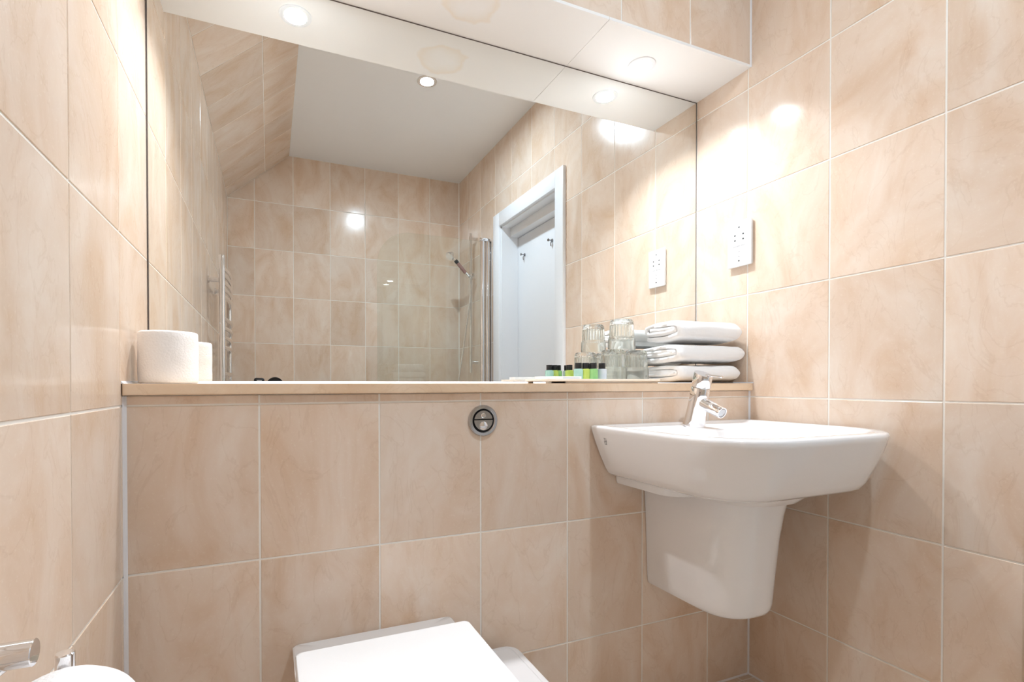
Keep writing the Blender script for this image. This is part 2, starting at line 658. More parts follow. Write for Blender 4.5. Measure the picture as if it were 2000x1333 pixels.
# sloped ceiling strip, tiled
sdir = Vector((XSL + LW, 0, ZC - KINK)); SL = sdir.length; sdir.normalize()
snor = Vector((0, -1, 0)).cross(sdir) * -1
U_s, V_s = Vector((0, 1, 0)), sdir
n_s = U_s.cross(V_s)
so = Vector((-LW, 0, KINK)) - n_s * T
bm = bmesh.new()
pts = []
for y in (YF - 0.06, D + 0.06):
    for (s, n) in ((-0.01, 0), (SL + 0.01, 0), (SL + 0.01, -WT), (-0.01, -WT)):
        q = so + V_s * s + n_s * n
        pts.append(bm.verts.new((q.x, y, q.z)))
for f in ((0, 1, 2, 3), (7, 6, 5, 4), (0, 4, 5, 1), (1, 5, 6, 2), (2, 6, 7, 3), (3, 7, 4, 0)):
    bm.faces.new([pts[i] for i in f])
wall_slope = struct(bm_obj('wall_slope', bm, 'grout'))
tile_wall(wall_slope, so, U_s, V_s, grid(-0.017, TW, YF, D), [0, 0.313, SL])
# ceiling
ceiling = struct(box('ceiling', (XSL - 0.004, YF - 0.06, ZC), (0.06, D + 0.06, ZC + 0.06), 'paint'))
# slope clip for walls that face along y: keep points under the line from (-LW,KINK) to (XSL,ZC); written in (x, z)
ka, kc = (ZC - KINK), (XSL + LW)
# z - KINK <= (x + LW) * ka/kc  ->  kc*z - ka*x <= kc*KINK + ka*LW
slope_c = kc * KINK + ka * LW


def yface_poly(y, x0, x1, z0, z1):
    return clip_poly([(x0, z0), (x1, z0), (x1, z1), (x0, z1)], -ka, kc, slope_c + 0.012)


# far wall (looks +y): U = -x, V = z
P = clip_poly([(-LW - 0.02, 0), (0.02, 0), (0.02, ZC + 0.02), (-LW - 0.02, ZC + 0.02)], -ka, kc, slope_c + 0.012)
wall_far = struct(prism('wall_far', P, 'y', YF - T - WT, YF - T, 'grout'))
tile_wall(wall_far, (0, YF - T, 0), (-1, 0, 0), (0, 0, 1), grid(0.2443, TW, 0, LW), ROWS + [ZC], clips=[(ka, kc, slope_c)])
# right wall with the door opening (looks -x): U = -y, V = z
DY0, DY1, DZ = -1.400, -0.705, 1.955
bm = bmesh.new()
for a, b_ in (((T, YF - 0.06, 0), (T + 0.16, DY0, ZC + 0.02)), ((T, DY1, 0), (T + 0.16, D + 0.06, ZC + 0.02)), ((T, DY0, DZ), (T + 0.16, DY1, ZC + 0.02))):
    bm_box(bm, a, b_)
bmesh.ops.remove_doubles(bm, verts=bm.verts, dist=1e-5)
wall_right = struct(bm_obj('wall_right', bm, 'grout'))
tile_wall(wall_right, (T, 0, 0), (0, -1, 0), (0, 0, 1), grid(-0.009, TW, -D, -YF), ROWS + [ZC],
          hole=(-DY1 - 0.03, -1, -DY0 + 0.03, DZ + 0.03))
# lower boxed-out wall (looks -y): U = x, V = z
wall_lower = struct(box('wall_lower', (-LW - 0.01, T, 0), (0.01, D + 0.05, ZL - 0.0235), 'grout'))
LROW = ROWS[:4] + [ZL - 0.0225]
tile_wall(wall_lower, (-LW, T, 0), (1, 0, 0), (0, 0, 1), [0] + [LW - (0.1742 + TW * k) for k in range(6)] + [LW], LROW)
# wall behind the mirror
wall_back = struct(box('wall_back', (-LW - 0.02, D + 0.008, ZL - 0.05), (0.02, D + 0.07, ZS + 0.05), 'grout'))
# bulkhead over the mirror: tiled face, painted soffit
P = clip_poly([(-LW - 0.01, ZS + 0.004), (0.01, ZS + 0.004), (0.01, ZC + 0.02), (-LW - 0.01, ZC + 0.02)], -ka, kc, slope_c + 0.012)
wall_bulkhead = struct(prism('wall_bulkhead', P, 'y', T, D + 0.05, 'grout'))
tile_wall(wall_bulkhead, (-LW, T, 0), (1, 0, 0), (0, 0, 1), [0] + [LW - TW * k for k in range(1, 7)] + [LW],
          [ZS, ZS + TH, ZC], clips=[(-ka, kc, slope_c - ka * LW)])
# soffit boards (two panels with a hairline seam)
SEAM = -0.541
for k, (a, b_) in enumerate(((-LW, SEAM - 0.0006), (SEAM + 0.0006, 0))):
    o = box('soffit_board', (a, -0.0005, ZS), (b_, D, ZS + 0.008), 'soffit')
    o.parent = wall_bulkhead

# silicone / grout beads
def bead(n, a, b_, d1, d2, s=0.005, mat='silicone'):
    a, b_, d1, d2 = Vector(a), Vector(b_), Vector(d1) * s, Vector(d2) * s
    bm = bmesh.new()
    A = [bm.verts.new(p) for p in (a, a + d1, a + (d1 + d2) * 0.42, a + d2)]
    B = [bm.verts.new(p) for p in (b_, b_ + d1, b_ + (d1 + d2) * 0.42, b_ + d2)]
    for i in range(4):
        j = (i + 1) % 4
        bm.faces.new((A[i], A[j], B[j], B[i]))
    bm.faces.new(A[::-1]); bm.faces.new(B)
    return struct(bm_obj('trim_%d' % n, bm, mat))


bead(1, (-LW, 0, 0), (-LW, 0, ZL - 0.024), (1, 0, 0), (0, -1, 0), 0.006)
bead(2, (0, 0, 0), (0, 0, ZL - 0.024), (-1, 0, 0), (0, -1, 0), 0.004)
bead(3, (0, 0, ZS), (0, 0, ZC), (-1, 0, 0), (0, -1, 0), 0.004)
bead(4, (-LW, 0, 0), (0, 0, 0), (0, -1, 0), (0, 0, 1), 0.004)
bead(5, (0, YF, 0), (0, 0, 0), (-1, 0, 0), (0, 0, 1), 0.004)
bead(6, (0, YF, 0), (0, YF, ZC), (-1, 0, 0), (0, 1, 0), 0.005, 'grout')
bead(7, (-LW, D, ZL), (0, D, ZL), (0, -1, 0), (0, 0, 1), 0.006)
bead(8, (-LW, -0.014, ZL), (-LW, D, ZL), (1, 0, 0), (0, 0, 1), 0.005)
bead(9, (0, -0.014, ZL), (0, D, ZL), (-1, 0, 0), (0, 0, 1), 0.004)

# ------------------------------------------------------------------ mirror
g = Group('wall_mirror', (-LW / 2, D, ZL), 'large frameless mirror filling the wall between ledge and soffit', 'mirror')
g(box('mirror_backing', (-LW + 0.0006, D + 0.0004, ZL), (-0.0006, D + 0.006, ZS - 0.0003), 'edge'))
mo = g(mesh_obj('mirror_face', [(-LW + 0.0030, D, ZL + 0.001), (-0.0035, D, ZL + 0.001), (-0.0035, D, ZS - 0.0035), (-LW + 0.0030, D, ZS - 0.0035)], [(0, 1, 2, 3)], 'mirror'))
g.done()

# ledge
g_ = bmesh.new()
bm_box(g_, (-LW + 0.002, -0.015, ZL - 0.0225), (-0.002, D, ZL))
bmesh.ops.bevel(g_, geom=[e for e in g_.edges if all(v.co.y < 0 for v in e.verts)], offset=0.002, segments=2, affect='EDGES')
tag(bm_obj('ledge', g_, 'ledge', smooth=True, auto=40), 'long sandy beige stone ledge running along the foot of the mirror', 'ledge')

# ------------------------------------------------------------------ lamps
def downlight(name, x, y, z, r, label, cool):
    g = Group(name, (x, y, z), label, 'downlight', 'recessed downlights')
    g(lathe('bezel', [(r * 0.80, 0.001), (r * 0.80, -0.001), (r, -0.003), (r * 1.16, -0.002), (r * 1.18, 0), (r * 0.8, 0.001)], 'gloss_white' if not cool else 'chrome', None, (x, y, z), (0, 0, 1), 40))
    g(lathe('lens', [(0, -0.0022), (r * 0.5, -0.0018), (r * 0.80, -0.0006), (r * 0.8, 0.0004), (0, 0.0004)], 'lamp_cool' if cool else 'lamp_warm', None, (x, y, z), (0, 0, 1), 40))
    ld = bpy.data.lights.new('lamp', 'AREA')
    ld.shape = 'DISK'
    ld.size = r * 1.56
    ld.energy = CEIL_W if cool else SOFFIT_W
    ld.color = CEIL_COL if cool else SOFFIT_COL
    ld.spread = math.radians(172 if cool else 132)
    lo = bpy.data.objects.new('lamp', ld)
    COL.objects.link(lo)
    lo.location = (x, y, z - 0.0045)
    g(lo)
    return g.done()


downlight('soffit_downlight', -0.325, 0.122, ZS, 0.036, 'glowing recessed downlight in the soffit close to the right wall', False)
downlight('soffit_downlight', -1.335, 0.117, ZS, 0.036, 'glowing recessed downlight in the soffit near the left wall, seen only in the mirror', False)
downlight('ceiling_downlight', -0.6276, -0.987, ZC, 0.045, 'cool white spotlight set in the flat ceiling, seen in the mirror', True)

# ------------------------------------------------------------------ door (in the right wall)
door = struct(empty('door_1', (0.12, DY0, 0)))
K = []
LX = 0.12
K.append(box('door_leaf', (LX, DY0 + 0.012, 0.008), (LX + 0.036, DY1 - 0.012, 1.886), 'gloss_white', bevel=0.0015))
for a, b_ in (((0.002, DY0 - 0.002, 0), (T + 0.16, DY0 + 0.010, DZ)), ((0.002, DY1 - 0.010, 0), (T + 0.16, DY1 + 0.002, DZ))):
    K.append(box('jamb', a, b_, 'gloss_white'))
K.append(box('lintel', (0.002, DY0, DZ - 0.012), (T + 0.16, DY1, DZ + 0.001), 'gloss_white'))
K.append(box('head_rail', (0.062, DY0 + 0.010, 1.888), (T + 0.16, DY1 - 0.010, DZ - 0.012), 'gloss_white', bevel=0.002))
AW = 0.085
for a, b_ in (((-0.018, DY0 - AW, 0), (0.004, DY0 + 0.004, DZ + AW)), ((-0.018, DY1 - 0.004, 0), (0.004, DY1 + AW - 0.010, DZ + AW)), ((-0.018, DY0 + 0.004, DZ - 0.004), (0.004, DY1 - 0.004, DZ + AW))):
    K.append(box('architrave', a, b_, 'gloss_white', bevel=0.003))
adopt(door, K)
for (hy, hz, lab) in ((-1.295, 1.755, 'small metal coat hook on the white door, further from the mirror'), (-0.957, 1.757, 'small metal coat hook on the white door, partly behind the architrave')):
    g = Group('coat_hook', (LX, hy, hz), lab, 'hook', 'coat hooks on the door')
    g(rod('base_plate', (LX, hy, hz), (LX - 0.005, hy, hz), 0.010, 'hook', bev=0.001))
    g(rod('stem', (LX - 0.004, hy, hz), (LX - 0.026, hy, hz), 0.0036, 'hook', None, 12))
    g(lathe('knob', [(0, -0.004), (0.007, -0.003), (0.009, 0), (0.007, 0.003), (0, 0.004)], 'hook', None, (LX - 0.028, hy, hz), (1, 0, 0), 18))
    g(tube('lower_prong', [(LX - 0.004, hy, hz - 0.004), (LX - 0.012, hy, hz - 0.018), (LX - 0.010, hy, hz - 0.034)], 0.003, 'hook'))
    g.done()

# ------------------------------------------------------------------ wash basin
BX0, BX1, BY, BZ = -0.606, -0.010, -0.462, 0.811
cxb = (BX0 + BX1) / 2
g = Group('wash_basin', (cxb, 0, 0.35), 'white ceramic wall-hung wash basin on a half pedestal in the corner', 'basin')
rings = []
def ol(dx, dy, z, rf, rb=0.012, by=-0.0005):
    return outline(BX0 + dx, BX1 - dx, BY + dy, by, rb, rf, z)
rings.append(ol(0.150, 0.150, 0.668, 0.08))
rings.append(ol(0.070, 0.066, 0.672, 0.105))
rings.append(ol(0.056, 0.052, 0.680, 0.115))
rings.append(ol(0.047, 0.043, 0.694, 0.122))
rings.append(ol(0.030, 0.027, 0.728, 0.140))
rings.append(ol(0.014, 0.012, 0.766, 0.155))
rings.append(ol(0.004, 0.003, 0.793, 0.170))
rings.append(ol(0.001, 0.000, 0.803, 0.172))
rings.append(ol(0.002, 0.002, 0.8085, 0.172))
rings.append(ol(0.007, 0.007, 0.811, 0.168, by=-0.004))
rings.append(ol(0.028, 0.028, 0.811, 0.150, by=-0.012))
rings.append(ol(0.036, 0.036, 0.8085, 0.144, 0.012, by=-0.020))
rings.append(ol(0.043, 0.042, 0.803, 0.138, 0.02, by=-0.028))
rings.append(outline(BX0 + 0.062, BX1 - 0.062, BY + 0.055, -0.150, 0.10, 0.13, 0.800))
rings.append(outline(BX0 + 0.070, BX1 - 0.070, BY + 0.062, -0.158, 0.10, 0.125, 0.794))
rings.append(outline(BX0 + 0.090, BX1 - 0.090, BY + 0.080, -0.172, 0.10, 0.12, 0.760))
rings.append(outline(BX0 + 0.130, BX1 - 0.130, BY + 0.115, -0.195, 0.08, 0.09, 0.715))
rings.append(outline(BX0 + 0.230, BX1 - 0.230, BY + 0.160, -0.240, 0.03, 0.03, 0.700))
bowl = g(loft('bowl', rings, 'ceramic', auto=60))
ux0, ux1 = cxb - 0.212, cxb + 0.212
g(loft('underside', [outline(ux0 + 0.012, ux1 - 0.012, -0.205, -0.0005, 0.008, 0.05, 0.645),
                     outline(ux0 + 0.003, ux1 - 0.003, -0.214, -0.0005, 0.008, 0.055, 0.648),
                     outline(ux0, ux1, -0.218, -0.0005, 0.008, 0.058, 0.655),
                     outline(ux0 - 0.004, ux1 + 0.004, -0.235, -0.0005, 0.008, 0.06, 0.700)], 'ceramic'))
def ped(w2, dep, z, rf):
    return outline(cxb - w2, cxb + w2, -dep, -0.0005, 0.004, rf, z, na=10)
g(loft('waste_collar', [ped(0.122, 0.335, 0.640, 0.10), ped(0.130, 0.352, 0.655, 0.105), ped(0.138, 0.370, 0.676, 0.11)], 'ceramic'))
pr = []
for z, wd, dp in ((0.350, 0.076, 0.240), (0.3505, 0.090, 0.264), (0.354, 0.097, 0.272), (0.362, 0.1000, 0.276), (0.375, 0.1010, 0.278), (0.45, 0.1035, 0.284), (0.54, 0.107, 0.292), (0.60, 0.110, 0.301), (0.648, 0.113, 0.312)):
    pr.append(ped(wd, dp, z, 0.085 if z > 0.353 else 0.07))
g(loft('pedestal', pr, 'ceramic'), 'tapering white half pedestal under the basin')
g(lathe('waste', [(0, 0.004), (0.018, 0.004), (0.022, 0.002), (0.0225, 0), (0, 0)], 'chrome', None, (cxb, -0.27, 0.7005), (0, 0, 1), 28), under=bowl)
# small maker's mark: two linked square loops near the back of the left flank
def side_x(z):
    prof = [(0.680, 0.056), (0.694, 0.047), (0.728, 0.030), (0.766, 0.014), (0.793, 0.004)]
    for (z0, d0), (z1, d1) in zip(prof, prof[1:]):
        if z0 <= z <= z1:
            return BX0 + d0 + (d1 - d0) * (z - z0) / (z1 - z0)
bm = bmesh.new()
def mark_bar(y0, z0, y1, z1):
    vs4 = []
    for (y, z) in ((y0, z0), (y1, z0), (y1, z1), (y0, z1)):
        vs4.append(bm.verts.new((side_x(z) - 0.0006, y, z)))
    bm.faces.new(vs4)
for (oy, oz) in ((-0.050, 0.7625), (-0.0535, 0.772)):
    t_ = 0.0011; w_, h_ = 0.008, 0.009
    mark_bar(oy, oz, oy - w_, oz + t_); mark_bar(oy, oz, oy - t_, oz + h_); mark_bar(oy - w_ + t_, oz, oy - w_, oz + h_)
    mark_bar(oy, oz + h_ - t_, oy - w_ * 0.6, oz + h_)
g(bm_obj('maker_mark', bm, 'print'), 'tiny grey maker mark', under=bowl)
g.done()

# ------------------------------------------------------------------ tap
tx = -0.303
g = Group('basin_mixer_tap', (tx, -0.068, 0.803), 'chrome single-lever mixer tap standing on the basin deck', 'tap')
b0, b1 = Vector((tx, -0.068, 0.8034)), Vector((tx, -0.092, 0.911))
ax = b1 - b0; L = ax.length
g(lathe('body', [(0, 0), (0.0300, 0), (0.0300, 0.004), (0.0275, 0.02), (0.0255, 0.05), (0.0248, 0.085), (0.0245, L - 0.002), (0.0235, L), (0, L)], 'chrome', None, b0, ax, 40))
hd0 = b1 + ax.normalized() * 0.0022
bm = bmesh.new()
bm_lathe(bm, [(0, 0), (0.0235, 0), (0.0248, 0.002), (0.0240, 0.036), (0.0232, 0.039), (0, 0.039)], hd0, ax, 40)
for v in bm.verts:      # slanted top, lower at the front
    h = (v.co - hd0).dot(ax.normalized())
    if h > 0.03:
        v.co.z += (v.co.y - b1.y) * 0.22
hdl = g(bm_obj('handle', bm, 'chrome', smooth=True, auto=35))
g(lathe('collar_ring', [(0.0225, 0), (0.0225, 0.0026)], 'steel', None, b1, ax, 32))
lev = rod('lever', (tx, -0.110, 0.9455), (tx, -0.158, 0.9405), 0.0026, 'chrome', None, 12)
lk = lathe('lever_tip', [(0, -0.004), (0.003, -0.0034), (0.0042, 0), (0.003, 0.0034), (0, 0.004)], 'chrome', None, (tx, -0.160, 0.9403), (0, -1, 0.0), 14)
dot = lathe('set_screw', [(0, 0.0008), (0.0024, 0.0006), (0.0028, 0), (0, 0)], 'dark_gap', None, hd0 + Vector((-0.0185, -0.0155, 0.012)), (-0.75, -0.66, 0.05), 12)
for q in (lev, lk, dot):
    g(q, under=hdl)
sp0, sp1 = Vector((tx, -0.088, 0.874)), Vector((tx, -0.163, 0.8445))
sax = sp1 - sp0; SLn = sax.length
spo = g(lathe('spout', [(0, 0), (0.0165, 0), (0.0160, SLn * 0.5), (0.0155, SLn - 0.010), (0.0150, SLn - 0.009), (0.0150, SLn - 0.006), (0.0156, SLn - 0.005), (0.0150, SLn), (0.0128, SLn), (0.0128, SLn - 0.002), (0, SLn - 0.002)], 'chrome', None, sp0, sax, 32))
g(lathe('aerator', [(0, 0.0016), (0.010, 0.0014), (0.0125, 0), (0, 0)], 'steel', None, sp1 - sax.normalized() * 0.002, sax, 24), under=spo)
g.done()

# ------------------------------------------------------------------ toilet
TX0, TX1 = -1.362, -1.004
tcx = (TX0 + TX1) / 2
g = Group('toilet', (tcx, 0, 0.06), 'white wall-hung toilet with a closed square lid', 'toilet')
def tp(ins, dep, z, rf=0.05, rb=0.01, back=-0.0005):
    return outline(TX0 + ins, TX1 - ins, -dep, back, rb, rf, z)
g(loft('pan', [tp(0.10, 0.30, 0.075, 0.05), tp(0.085, 0.36, 0.085, 0.07), tp(0.07, 0.42, 0.14, 0.08), tp(0.03, 0.49, 0.24, 0.08), tp(0.006, 0.525, 0.33, 0.07), tp(0.001, 0.532, 0.357, 0.065),
                tp(0.0, 0.532, 0.362, 0.062), tp(0.004, 0.528, 0.3655, 0.06, back=-0.004), tp(0.05, 0.47, 0.3655, 0.05, back=-0.03)], 'ceramic'))
g(loft('seat', [outline(TX0 + 0.002, TX1 - 0.002, -0.545, -0.118, 0.014, 0.055, 0.367), outline(TX0 + 0.001, TX1 - 0.001, -0.546, -0.117, 0.014, 0.055, 0.3705), outline(TX0 + 0.001, TX1 - 0.001, -0.546, -0.117, 0.014, 0.055, 0.381), outline(TX0 + 0.003, TX1 - 0.003, -0.543, -0.12, 0.014, 0.053, 0.383)], 'plastic'))
g(loft('lid', [outline(TX0 + 0.002, TX1 - 0.002, -0.549, -0.116, 0.012, 0.055, 0.3845), outline(TX0, TX1, -0.551, -0.114, 0.012, 0.055, 0.3865), outline(TX0, TX1, -0.551, -0.114, 0.012, 0.055, 0.401), outline(TX0 + 0.002, TX1 - 0.002, -0.549, -0.116, 0.012, 0.054, 0.4045), outline(TX0 + 0.007, TX1 - 0.007, -0.544, -0.121, 0.011, 0.05, 0.4060)], 'plastic'), 'flat square white toilet lid')
for hx in (tcx - 0.08, tcx + 0.08):
    g(rod('hinge', (hx - 0.02, -0.118, 0.376), (hx + 0.02, -0.118, 0.376), 0.008, 'chrome', None, 14))
g.done()

# dual flush button
fx, fz = -0.9195, 0.832
g = Group('flush_button', (fx, 0, fz), 'round chrome dual flush button on the tiles below the ledge', 'flush button')
g(lathe('ring', [(0.0272, 0), (0.0385, 0), (0.0385, 0.004), (0.0365, 0.007), (0.0300, 0.0075), (0.0278, 0.005), (0.0272, 0.002)], 'steel', None, (fx, -0.0002, fz), (0, -1, 0), 48))
g(lathe('well', [(0, 0.001), (0.0272, 0.001), (0.0272, 0), (0, 0)], 'dark_gap', None, (fx, -0.0002, fz), (0, -1, 0), 40))
def half_disc(name, top):
    bm = bmesh.new()
    n = 20; r = 0.0252; cut = 0.004 if top else 0.0015
    c0 = cut if top else -cut
    pts = []
    off = 0.003
    a0 = math.asin((off + cut * 0.4) / r)
    for i in range(n + 1):
        t = a0 + (math.pi - 2 * a0) * i / n
        pts.append((r * math.cos(t), r * math.sin(t)))
    if not top:
        b0_ = math.asin((0.0010 - off) / r) if False else math.asin(-0.0005 / r)
        pts = []
        for i in range(n + 1):
            t = b0_ + (math.pi - 2 * b0_) * i / n
            pts.append((r * math.cos(t), -r * math.sin(t) + 0.001))
    f0 = [bm.verts.new((fx + p[0], -0.001, fz + p[1])) for p in pts]
    f1 = [bm.verts.new((fx + p[0] * 0.975, -0.0065, fz + p[1] * 0.985)) for p in pts]
    bm.faces.new(f0); bm.faces.new(f1)
    for i in range(len(pts)):
        j = (i + 1) % len(pts)
        bm.faces.new((f0[i], f0[j], f1[j], f1[i]))
    return bm_obj(name, bm, 'steel')
hb1 = g(half_disc('half_flush_button', True))
hb2 = g(half_disc('full_flush_button', False))
g(lathe('small_symbol', [(0, 0.0016), (0.005, 0.0013), (0.0066, 0), (0, 0)], 'chrome', None, (fx, -0.0064, fz + 0.0125), (0, -1, 0), 24), under=hb1)
g(lathe('large_symbol', [(0, 0.0018), (0.008, 0.0016), (0.0108, 0), (0, 0)], 'chrome', None, (fx, -0.0064, fz - 0.0125), (0, -1, 0), 28), under=hb2)
g.done()

# ------------------------------------------------------------------ bin
g = Group('waste_bin', (-0.915, -0.17, 0), 'small white plastic bin between the toilet and the basin', 'bin')
def bo(i, z, r=0.035):
    return outline(-0.985 + i, -0.846 - i, -0.320 + i, -0.026 - i, r - min(i, 0.02), r - min(i, 0.02), z)
g(loft('body', [bo(0.022, 0.002), bo(0.018, 0.004), bo(0.004, 0.245), bo(0.004, 0.252)], 'bin_plastic'))
g(loft('lid', [bo(0.003, 0.2535), bo(0.0, 0.255), bo(0.0, 0.272), bo(0.003, 0.2775), bo(0.009, 0.280), bo(0.018, 0.280), bo(0.0185, 0.2788), bo(0.0195, 0.2788), bo(0.020, 0.280)], 'bin_plastic', auto=30))
g.done()

# ------------------------------------------------------------------ paper rolls
def paper_roll(name, c, axis, r, L, label, core=0.021):
    axis = Vector(axis).normalized()
    g = Group(name, c, label, 'toilet roll', 'toilet rolls')
    c = Vector(c)
    bm = bmesh.new()
    seg = 72
    prof = [(core, 0.0), (core + 0.004, 0.0004), (r * 0.7, 0.0002), (r - 0.0035, 0.0), (r - 0.001, 0.0012), (r, 0.004)]
    nh = 10
    for i in range(1, nh):
        prof.append((r, 0.004 + (L - 0.008) * i / nh))
    prof += [(r, L - 0.004), (r - 0.001, L - 0.0012), (r - 0.0035, L), (r * 0.7, L - 0.0002), (core + 0.004, L - 0.0004), (core, L)]
    bm_lathe(bm, prof, c, axis, seg)
    for v in bm.verts:
        rad = (v.co - c) - axis * (v.co - c).dot(axis)
        if rad.length > r * 0.9:
            k = noise.noise(v.co * 38) * 0.0011 + noise.noise(v.co * 95) * 0.0004
            v.co += rad.normalized() * k
    g(bm_obj('paper', bm, 'paper', smooth=True, auto=50))
    g(lathe('core', [(core, 0.0006), (core - 0.0012, 0.0006), (core - 0.0012, L - 0.0006), (core, L - 0.0006)], 'card', None, c, axis, 32))
    return g.done()

paper_roll('toilet_roll', (-1.5985, 0.076, ZL + 0.0004), (0, 0, 1), 0.0545, 0.106, 'white toilet roll standing upright on the ledge beside the mirror')
HX, HZ, HY0 = -1.566, 0.616, -0.690
paper_roll('toilet_roll', (HX, HY0, HZ), (0, 1, 0), 0.059, 0.102, 'white toilet roll hanging on the chrome holder')
g = Group('toilet_roll_holder', (-LW, -0.61, 0.70), 'chrome toilet roll holder fixed to the left wall', 'roll holder')
py, pz = -0.612, 0.702
g(rod('post', (-LW, py, pz), (-LW + 0.078, py, pz), 0.0108, 'chrome', None, 28, bev=0.0006))
g(lathe('wall_flange', [(0, 0), (0.0185, 0), (0.0185, 0.004), (0.016, 0.006), (0, 0.006)], 'chrome', None, (-LW, py, pz), (1, 0, 0), 28))
g(tube('arm', [(-LW + 0.060, py, pz - 0.006), (-LW + 0.046, py - 0.018, pz - 0.016), (-LW + 0.030, -0.672, 0.662), (-LW + 0.042, -0.707, 0.636), (HX, -0.711, HZ + 0.001)], 0.0046, 'chrome', seg=12))
g(rod('spindle', (HX, -0.713, HZ), (HX, -0.572, HZ), 0.0070, 'chrome', None, 20))
g(rod('end_stop', (HX - 0.008, -0.579, HZ - 0.004), (HX - 0.008, -0.579, HZ + 0.067), 0.0075, 'chrome', None, 18, bev=0.001))
g.done()

# ------------------------------------------------------------------ shaver socket
sy0, sy1, sz0, sz1 = -0.014, 0.072, 1.298, 1.443
g = Group('shaver_socket', (0, (sy0 + sy1) / 2, sz0), 'white shaver socket plate on the right wall next to the mirror', 'socket')
g(box('back_box', (-0.006, sy0 + 0.004, sz0 + 0.004), (-0.0002, sy1 - 0.004, sz1 - 0.004), 'plastic'))
fp = g(box('face_plate', (-0.013, sy0, sz0), (-0.0055, sy1, sz1), 'plastic', bevel=0.0018))
scy = (sy0 + sy1) / 2
def hole(name, y, z, r=0.0026):
    g(lathe(name, [(0, 0.0004), (r, 0.0004), (r, 0), (0, 0)], 'dark_gap', None, (-0.013, y, z), (-1, 0, 0), 14), under=fp)
hole('screw', scy, sz1 - 0.020); hole('screw', scy, sz0 + 0.018)
for dy in (0.015, -0.015):
    for z in (sz1 - 0.044, sz1 - 0.060):
        hole('socket_hole', scy + dy, z, 0.0028)
def print_line(name, text, size, loc):
    cu = bpy.data.curves.new(name, 'FONT')
    cu.body = text; cu.size = size; cu.align_x = 'CENTER'
    tmp = bpy.data.objects.new(name, cu); COL.objects.link(tmp)
    tmp.matrix_world = Matrix(((0, 0, -1, loc[0]), (-1, 0, 0, loc[1]), (0, 1, 0, loc[2]), (0, 0, 0, 1)))
    bpy.context.view_layer.update()
    dg = bpy.context.evaluated_depsgraph_get()
    me = bpy.data.meshes.new_from_object(tmp.evaluated_get(dg))
    me.transform(tmp.matrix_world)
    bpy.data.objects.remove(tmp)
    me.materials.clear()
    return finish(name, me, 'print')
g(print_line('printed_line', 'SHAVERS ONLY', 0.0066, (-0.0134, scy, sz1 - 0.082)), under=fp)
for k, dz in enumerate((-0.098, -0.112)):
    g(box('printed_symbol', (-0.0134, scy - 0.003, sz1 + dz - 0.0006), (-0.0129, scy + 0.003, sz1 + dz + 0.0006), 'print'), under=fp)
g.done()

# ------------------------------------------------------------------ towels on the ledge
def towel(z0, h, x0, x1, y0, y1, seed, label):
    """one towel folded over itself: a flattened coil seen end-on, drawn out along x"""
    rnd = random.Random(seed)
    th = h / 4.15
    cy, cz = (y0 + y1) / 2, z0 + h / 2
    path = []
    hw = (y1 - y0) / 2
    # coil from the outside to the inside
    a, bz = hw - th / 2, h / 2 - th / 2
    steps = 150
    turns = 1.9
    for i in range(steps + 1):
        t = i / steps
        ang = -math.pi * 0.30 - t * turns * 2 * math.pi
        shrink = t * turns
        zz = bz - shrink * th * 0.98
        zz = max(zz, th * 0.10)
        ww = a - shrink * th * 1.1
        # stadium: straight run plus round ends
        c, s = math.cos(ang), math.sin(ang)
        k = 0.30
        px = math.copysign(abs(c) ** k, c) if abs(c) > 1e-9 else 0
        y = (ww - zz) * max(-1, min(1, c * 1.35)) + zz * c
        path.append(Vector((y, s * zz)))
    nx = 34
    bm = bmesh.new()
    rows = []
    for ix in range(nx + 1):
        f = 1 - (1 - ix / nx) ** 1.6
        x = x0 + (x1 - x0) * f
        edge = f * (x1 - x0)
        sq = 1 - 0.05 * max(0, 1 - edge / 0.012) ** 2
        re = (x1 - x) / 0.026
        zq = sq * (1 if re >= 1 else 0.50 + 0.50 * max(0, 1 - (1 - re) ** 2.4) ** 0.6)
        if re < 1: sq *= 0.94 + 0.06 * re
        row = []
        for i, p in enumerate(path):
            d = (path[min(i + 1, steps)] - path[max(i - 1, 0)]).normalized()
            nrm = Vector((-d.y, d.x))
            ht = th / 2 * (0.985 if 3 < i < steps - 3 else 0.75) * (1 - 0.35 * max(0, 1 - edge / 0.006) ** 2)
            for sgn in (1, -1):
                q = p + nrm * ht * sgn
                y, z = q.x * sq, q.y * zq
                n1 = noise.noise(Vector((x * 9 + seed * 3.1, y * 14, z * 16)))
                n2 = noise.noise(Vector((x * 30 + seed, y * 40, z * 40 + 7)))
                z += (n1 * 0.0034 if q.y > 0 else n1 * 0.0012) + n2 * 0.0010
                y += noise.noise(Vector((x * 11 + 5, y * 9 + seed, z * 18))) * 0.004
                row.append(bm.verts.new((x + n2 * 0.002, cy + y, cz + z)))
        rows.append(row)
    m_ = steps + 1
    for ra, rb in zip(rows, rows[1:]):
        for i in range(steps):
            bm.faces.new((ra[2 * i], ra[2 * i + 2], rb[2 * i + 2], rb[2 * i]))
            bm.faces.new((ra[2 * i + 1], rb[2 * i + 1], rb[2 * i + 3], ra[2 * i + 3]))
        for i in (0, steps):
            bm.faces.new((ra[2 * i], rb[2 * i], rb[2 * i + 1], ra[2 * i + 1]))
    for row in (rows[0], rows[-1]):
        for i in range(steps):
            bm.faces.new((row[2 * i], row[2 * i + 1], row[2 * i + 3], row[2 * i + 2]))
    o = bm_obj('folded_towel', bm, 'towel', smooth=True, auto=80)
    return tag(o, label, 'towel', 'folded towels on the ledge')


